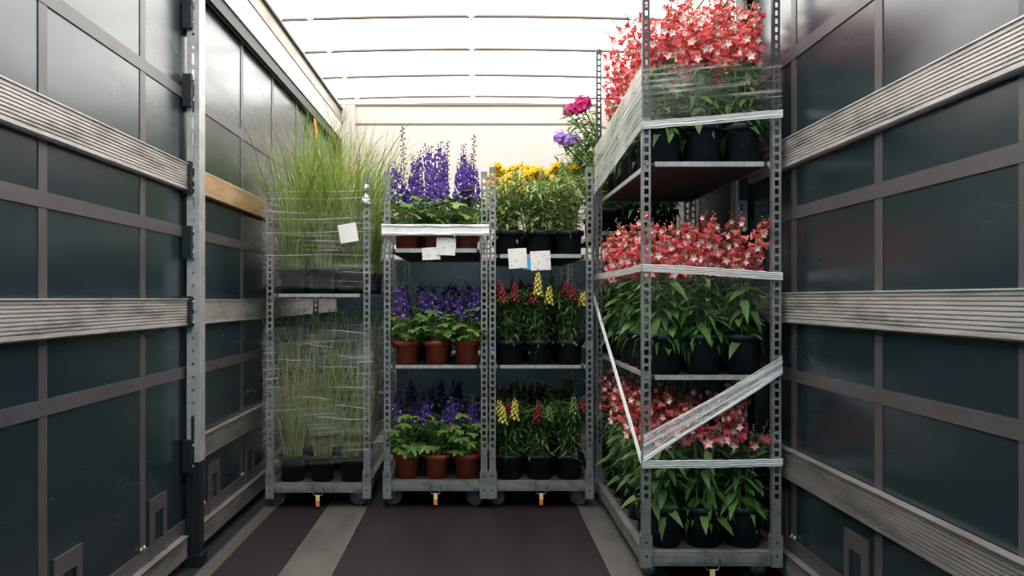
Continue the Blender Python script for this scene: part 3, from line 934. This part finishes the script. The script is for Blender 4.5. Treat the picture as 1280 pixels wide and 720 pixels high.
for row in range(4):
    for c, x in enumerate(pos3(T3)):
        y = YR + .130 + row * .30
        if row < 2:
            plant('potted_snapdragon', SU[(c + row) % 3 if row else c], (x, y, 1.373), R.uniform(0, 6.28) if row else .4 * c,
                  lab_u[c] if row == 0 else 'second-row pale snapdragon in a black pot on the top shelf, before the chrysanthemums', 'plant', 'snapdragons on the top shelf', 1.0, SP)
            plant('potted_snapdragon', SM[(c + row * 2) % 3 if row else c], (x, y, .770), R.uniform(0, 6.28) if row else .2 * c - .2,
                  lab_m[c] if row == 0 else 'second-row snapdragon in a black pot on the middle shelf behind the front three', 'plant', 'snapdragons on the middle shelf', 1.0, SP)
            plant('potted_snapdragon', SB[(c + row * 2) % 3 if row else c], (x, y, .142), R.uniform(0, 6.28) if row else .2 * c - .2,
                  lab_b[c] if row == 0 else 'second-row snapdragon in a black pot on the bottom deck behind the front three', 'plant', 'snapdragons on the bottom deck', 1.0, SP)
        else:
            for zz, SS, ww in ((.770, SM, 'middle shelf'), (.142, SB, 'bottom deck')):
                plant('potted_snapdragon', SS[(c + row) % 3], (x, y, zz), R.uniform(0, 6.28), 'snapdragon in a black pot deep inside the %s' % ww, 'plant', 'snapdragons on the ' + ww, 1.0, SP)
            plant('potted_chrysanthemum', CH[(c + row) % 2], (x, y, 1.373), R.uniform(0, 6.28),
                  'golden yellow chrysanthemum in a black pot behind the top shelf snapdragons', 'plant', 'yellow chrysanthemums', 1.0, SP)

# penstemons on the tall trolley
PP = pot_spec(.0825, .066, .165, 'pot')
lv = [('bottom deck', .112, .27, .20), ('middle shelf', .821, .26, .23), ('top shelf', 1.687, .27, .26)]
for li, (where, z, hf, hs) in enumerate(lv):
    front = [penstemon_spec(400 + 10 * li + i, .165, hf, hs, 7, .12, True, blooms=12 if li == 2 else 10, pairs=7, nf=(4, 6, 7)[li]) for i in range(3)]
    side = [penstemon_spec(450 + 10 * li + i, .165, hf, hs, 7, .12, True, lean=(-.05, 0), blooms=8, pairs=6, nf=(4, 6, 7)[li]) for i in range(2)]
    fill = [penstemon_spec(480 + 10 * li + i, .165, hf, hs, 7, .12, False, blooms=12 if li == 2 else 10, pairs=7, nf=(4, 6, 7)[li]) for i in range(2)]
    for row in range(6):
        for c, x in enumerate(pos3(T4)):
            y = Y4 + .135 + row * .212
            if row == 0: spec = front[c]
            elif c == 0: spec = side[row % 2] if row < 4 else fill[row % 2]
            elif row == 1 or li == 2: spec = fill[(row + c) % 2]
            else: continue
            if row == 0: lb = 'red penstemon on the tall trolley %s, %s' % (where, ['front corner facing the snapdragons', 'centre of its front row', 'front corner by the wall slats'][c])
            elif c == 0: lb = 'red penstemon on the tall trolley %s, %s behind the corner facing the snapdragons' % (where, ['', 'first', 'second', 'third', 'fourth', 'fifth'][row])
            else: lb = 'red penstemon on the tall trolley %s, hemmed in behind the front row' % where
            plant('potted_penstemon', spec, (x, y, z), (0.0 if c == 0 and row else R.uniform(0, 6.28)), lb, 'plant', 'penstemons on the %s' % where, 1.0, PP)

# phlox on the trolley behind
XP = pot_spec(.080, .064, .14, 'pot')
PHM = phlox_spec(500, .14, .62, 'magenta', 5, -.17); PHL = phlox_spec(501, .14, .46, 'lilac', 5, -.20)
PHG = phlox_spec(502, .14, .42, 'lilac', 0, -.19); PHI = phlox_spec(503, .14, .34, 'lilac', 0)
xs = pos3(T4)
for i, (x, y, sp, lb) in enumerate([(xs[0], 4.99, PHM, 'magenta phlox in a black pot above the snapdragon trolley'),
                                (xs[0], 5.28, PHL, 'lilac phlox in a black pot just behind the magenta phlox'),
                                (xs[0], 5.57, PHG, 'leafy phlox without flowers in a black pot behind the lilac phlox')]):
    plant('potted_phlox', sp, (x, y, 1.517), 0, lb, 'plant', 'phlox behind the penstemon trolley', 1.0, XP)
for z, where in ((1.517, 'upper'), (.817, 'middle'), (.144, 'bottom')):
    for row in range(2):
        for c in range(3):
            if z > 1.5 and c == 0: continue
            plant('potted_phlox', PHI, (xs[c], 4.99 + row * .22, z), R.uniform(0, 6.28), 'leafy phlox in a black pot on the %s level behind the penstemon trolley' % where, 'plant', 'leafy phlox behind the penstemons', 1.0, XP)

# ------------------------------------------------------------------ stretch film, ropes and bands
def sheet(rows, k, name, parent, nu=40, ripple=.002, seed=1):
    """rows: list of 3D points (low, high) along the wrapping direction -> film strip with uv in metres"""
    r = random.Random(seed); mb = MB(); uv = []; vs = []; fs = []; nv = 7; u = 0
    for i, (lo, hi) in enumerate(rows):
        lo, hi = Vector(lo), Vector(hi)
        if i: u += (lo - Vector(rows[i - 1][0])).length
        for j in range(nv):
            t = j / (nv - 1); p = lo.lerp(hi, t)
            p = p + Vector((r.uniform(-1, 1), r.uniform(-1, 1), 0)) * ripple
            vs.append(p); uv.append((u, (hi - lo).length * t))
    for i in range(len(rows) - 1):
        for j in range(nv - 1):
            a = i * nv + j
            fs.append((a, a + nv, a + nv + 1, a + 1))
    mb.add(vs, fs, k, True); mb.uv = uv
    return put(name, mb.mesh(name), parent)

def lerp(a, b, t): return a + (b - a) * t
def ring(x0, y0, zl, zh, off=.012, n=14):
    """loop around a trolley footprint; zl/zh are functions of the position s in 0..4 (front, right, back, left)"""
    a, b_, c, d = x0 - off, x0 + TW + off, y0 - off, y0 + TD + off
    rows = []
    corners = [(a, c), (b_, c), (b_, d), (a, d), (a, c)]
    for sd in range(4):
        for i in range(n + (1 if sd == 3 else 0)):
            t = i / n; x = lerp(corners[sd][0], corners[sd + 1][0], t); y = lerp(corners[sd][1], corners[sd + 1][1], t)
            rows.append(((x, y, zl(sd + t)), (x, y, zh(sd + t))))
    return rows

def rope(name, parent, pts, r0, k='rope', sx=.35, strands=3, seed=0):
    """gathered film: a few twisted strands side by side"""
    r = random.Random(seed); mb = MB(); n = 16
    P = [Vector(p) for p in pts]
    for q in range(strands):
        ph = 2 * PI * q / strands; path = []
        for i in range(len(P) - 1):
            for j in range(n):
                t = j / n; p = P[i].lerp(P[i + 1], t); w = (i + t) * 5 + ph
                path.append(p + Vector((0, -math.sin(w) * r0 * .15, math.cos(w) * r0 * .45)))
        path.append(P[-1])
        mb.tube(path, [r0 * r.uniform(.62, .8)] * len(path), k, 6, sx)
    return put(name, mb.mesh(name), parent)

def flat_band(name, parent, pts, h, seed=0):
    """film gathered into a flat band with a few cords in it"""
    rows = []
    for i in range(len(pts) - 1):
        a_, c_ = Vector(pts[i]), Vector(pts[i + 1])
        for j in range(10): rows.append(a_.lerp(c_, j / 10))
    rows.append(Vector(pts[-1]))
    o = sheet([(p - Vector((0, 0, h / 2)), p + Vector((0, 0, h / 2))) for p in rows], 'film_band', name, parent, seed=seed, ripple=.0015)
    r = random.Random(seed)
    for q in range(4):
        z = h * (q / 3 - .5) * .95; mb = MB()
        mb.tube([p + Vector((0, 0, z + r.uniform(-.0015, .0015))) for p in rows], r.uniform(.0012, .0028), 'rope', 5, .8)
        put('cord', mb.mesh('cord'), parent)
    return o

rk = random.Random(4)
# grass trolley: two broad wraps
w = tag(put('stretch_wrap', None, None, T(0, 0, 0)), 'clear stretch film wound round the upper half of the grass trolley', 'stretch film', 'stretch films')
sheet(ring(T1, YR, lambda s: 1.195 - .02 * math.sin(s), lambda s: 1.70 + .02 * math.cos(s)), 'film', 'film', w, seed=3)
sheet(ring(T1, YR, lambda s: 1.20 - .02 * math.sin(s), lambda s: 1.33, off=.015), 'film_soft', 'film_layer', w, seed=5)
for i in range(5):
    mb = MB(); z = 1.70 - (0, .035, .14, .21, .33)[i]
    mb.tube([(lerp(T1, T1 + TW, t), YR - .015, z + .02 * t * (1 - i * .3) + .004 * math.sin(6 * t + i)) for t in [q / 8 for q in range(9)]], [rk.uniform(.0002, .0014) for q in range(9)], 'rope', 5, .5)
    put('crease', mb.mesh('crease'), w)
kn = MB()
for i in range(14):
    kn.blob((T1 + TW - .02 + rk.uniform(-.014, .014), YR - .022 + rk.uniform(-.006, .004), 1.69 + rk.uniform(-.045, .05)), rk.uniform(.008, .016), 'rope', (rk.uniform(-1, 1), -.4, rk.uniform(-1, 1)), 1.3)
put('knot', kn.mesh('knot'), w)
w = tag(put('stretch_wrap', None, None, T(0, 0, 0)), 'clear stretch film wound round the lower half of the grass trolley', 'stretch film', 'stretch films')
sheet(ring(T1, YR, lambda s: .22 + .035 * math.sin(s * 1.3), lambda s: .985 - .035 * math.sin(s)), 'film_low', 'film', w, seed=8)
sheet(ring(T1, YR, lambda s: .40, lambda s: .90 - .02 * s, off=.015), 'film_soft', 'film_layer', w, seed=9)
rl = random.Random(12)
for i in range(9):                       # stretched white creases
    z = .965 - i * .055 + rl.uniform(-.03, .03); xa = T1 + rl.uniform(.06, .4); xb = min(T1 + TW, xa + rl.uniform(.12, .4))
    mb = MB(); mb.tube([(lerp(xa, xb, t), YR - .019, z - .012 * t + .004 * math.sin(5 * t + i)) for t in [q / 8 for q in range(9)]], [.0004 + rl.uniform(.0003, .0016) * math.sin(PI * q / 8) for q in range(9)], 'rope', 5, .5)
    put('crease', mb.mesh('crease'), w)

# delphinium trolley: flat white band across the top shelf
w = tag(put('stretch_wrap', None, None, T(0, 0, 0)), 'white film band tied across the delphinium trolley above its paper tags', 'stretch film', 'stretch films')
mb = MB()
a, b_, c, d = T2 - .008, T2 + TW + .006, YR - .010, YR + TD + .010
for (xa, xb, ya, yb_) in ((a, b_, c, c + .005), (a, b_, d - .005, d), (a, a + .005, c + .005, d - .005), (b_ - .005, b_, c + .005, d - .005)):
    mb.box(xa, xb, ya, yb_, 1.474, 1.534, 'band')
put('band', mb.mesh('band'), w)
rope('gathered_edge', w, [(a, c - .002, 1.528), (T2 + TW * .5, c - .003, 1.526), (b_, c - .002, 1.524)], .007, 'band', strands=2)
rope('gathered_edge', w, [(a, c - .002, 1.484), (T2 + TW * .5, c - .003, 1.482), (b_, c - .002, 1.486)], .006, 'band', strands=2)

# penstemon trolley
XA, XB, YA, YZ = T4 + .001, T4 + TW - .001, Y4 - .002, Y4 + TD + .002
w = tag(put('stretch_wrap', None, None, T(0, 0, 0)), 'creased white stretch film wound round the top shelf of the tall trolley', 'stretch film', 'stretch films')
def fz(s):      # lower edge height at position s (0 front-left .. 1 front-right)
    return 1.825 + .05 * s
sheet([((lerp(XA, XB, t), YA, fz(t) + .0), (lerp(XA, XB, t), YA, 2.075)) for t in [i / 24 for i in range(25)]], 'film_top', 'film', w, seed=21)
sheet([((lerp(XA, lerp(XA, XB, .45), t), YA - .003, fz(t * .45) + .02), (lerp(XA, lerp(XA, XB, .45), t), YA - .003, 2.065)) for t in [i / 12 for i in range(13)]], 'film_top', 'film_layer', w, seed=22)
sheet([((XA, lerp(YA, YZ, t), lerp(1.825, 1.73, t)), (XA, lerp(YA, YZ, t), lerp(2.072, 1.975, t))) for t in [i / 30 for i in range(31)]], 'film_dense', 'side_film', w, seed=23)
sheet([((XB, lerp(YA, YZ, t), lerp(1.875, 1.80, t)), (XB, lerp(YA, YZ, t), lerp(2.072, 2.0, t))) for t in [i / 20 for i in range(21)]], 'film_top', 'film_back', w, seed=24)
flat_band('gathered_edge', w, [(XA, YA - .004, 1.828), (lerp(XA, XB, .5), YA - .006, 1.850), (XB, YA - .004, 1.876)], .030, seed=2)
flat_band('gathered_edge', w, [(XA - .003, YA, 1.828), (XA - .004, lerp(YA, YZ, .5), 1.775), (XA - .003, YZ, 1.73)], .026, seed=3)
for i in range(16):
    z0 = 1.84 + i * .0150; mb = MB(); r_ = rl.uniform(.0012, .0035)
    mb.tube([(XA - .004, lerp(YA, YZ, t), z0 - .095 * t + .006 * math.sin(4 * t + i)) for t in [q / 8 for q in range(9)]], [r_ * (.5 + .5 * math.sin(PI * (q + 1) / 10)) for q in range(9)], 'rope', 5, .5)
    put('crease', mb.mesh('crease'), w)

w = tag(put('stretch_wrap', None, None, T(0, 0, 0)), 'thin gathered film band across the penstemon blooms of the middle shelf', 'stretch film', 'stretch films')
flat_band('gathered_edge', w, [(XA, YA - .004, 1.258), (lerp(XA, XB, .5), YA - .006, 1.242), (XB, YA - .004, 1.222)], .028, seed=5)
flat_band('gathered_edge', w, [(XA - .003, YA, 1.258), (XA - .004, lerp(YA, YZ, .5), 1.25), (XA - .003, YZ, 1.255)], .026, seed=6)
sheet([((lerp(XA, XB, t), YA, 1.03 + .03 * t), (lerp(XA, XB, t), YA, 1.30 - .05 * t)) for t in [i / 20 for i in range(21)]], 'film_soft', 'film', w, seed=31)
sheet([((XA, lerp(YA, YZ, t), lerp(1.20, 1.16, t)), (XA, lerp(YA, YZ, t), lerp(1.27, 1.36, t))) for t in [i / 24 for i in range(25)]], 'film', 'side_film', w, seed=32)

w = tag(put('stretch_wrap', None, None, T(0, 0, 0)), 'film twisted into a rope and slanting fan over the bottom of the tall trolley', 'stretch film', 'stretch films')
flat_band('gathered_edge', w, [(XA, YA - .004, .470), (lerp(XA, XB, .5), YA - .006, .472), (XB, YA - .004, .478)], .028, seed=7)
sheet([((lerp(XA, XB, t), YA, .465), (lerp(XA, XB, t), YA, .60)) for t in [i / 20 for i in range(21)]], 'film_soft', 'film', w, seed=33)
for i in range(15):
    t = i / 14
    p0 = Vector((XA + .005, YA - .004, .480 + .10 * t)); p1 = Vector((XB - .002, YA - .004, .838 + .062 * t))
    mb = MB(); r_ = .0045 if i in (0, 1) else rl.uniform(.0008, .0022)
    mb.tube([p0.lerp(p1, q / 6) + Vector((0, -.001 * i / 14 - .002, .004 * math.sin(i + q))) for q in range(7)], r_, 'rope', 5, .5)
    put('strand', mb.mesh('strand'), w)
sheet([(Vector((XA + .005, YA - .002, .48)).lerp(Vector((XB, YA - .002, .838)), t), Vector((XA + .005, YA - .002, .585)).lerp(Vector((XB, YA - .002, .905)), t)) for t in [i / 20 for i in range(21)]], 'film', 'fan_film', w, seed=34)
for i in range(4):
    mb = MB()
    p0 = Vector((XA - .004, YA, .475 + .012 * i)); p1 = Vector((XA - .004, YZ, 1.12 + .014 * i))
    mb.tube([p0.lerp(p1, q / 6) for q in range(7)], .005 if i < 3 else .003, 'rope', 6, .6)
    put('strand', mb.mesh('strand'), w)
sheet([((XA, lerp(YA, YZ, t), lerp(.462, .385, t)), (XA, lerp(YA, YZ, t), lerp(.50, .60, t))) for t in [i / 24 for i in range(25)]], 'film', 'side_film', w, seed=35)

# ------------------------------------------------------------------ paper tags
def paper(x, y, z, wd, ht, rot, label, k='print', name='paper_tag', curl=.006, yaw=0):
    mb = MB(); n = 6; vs = []; fs = []
    for layer in (0, .0006):
        for i in range(n + 1):
            for j in (0, 1):
                u = i / n - .5
                vs.append((u * wd, -curl * (1 - 4 * u * u) + layer, (j - .5) * ht))
    o2 = 2 * (n + 1)
    for i in range(n):
        a_ = 2 * i
        fs += [(a_, a_ + 2, a_ + 3, a_ + 1), (o2 + a_, o2 + a_ + 1, o2 + a_ + 3, o2 + a_ + 2)]
    mb.add(vs, fs, k, True)
    o = put(name, mb.mesh(name), None, T(x, y, z) @ Matrix.Rotation(yaw, 4, 'Z') @ Matrix.Rotation(rot, 4, 'Y'))
    return tag(o, label, 'paper tag', 'paper tags on the trolleys')
paper(-.686, YR - .020, 1.486, .098, .100, -.17, 'blank white square paper tag stuck on the film of the grass trolley', 'paper', curl=.003)
paper(-.243, YR + .028, 1.378, .098, .066, -.05, 'lower cream paper tag hanging on the delphinium trolley shelf')
paper(-.163, YR + .022, 1.417, .104, .096, .04, 'larger printed paper tag overlapping the cream one on the delphinium trolley')
paper(.226, YR + .026, 1.352, .100, .108, -.06, 'printed paper tag on the snapdragon shelf next to the cyan card, delphinium side')
paper(.350, YR + .022, 1.340, .108, .104, -.05, 'printed paper tag on the snapdragon shelf next to the cyan card, penstemon side')
paper(.288, YR + .032, 1.322, .060, .062, 0, 'small cyan card between two white tags on the snapdragon shelf', 'cyan')
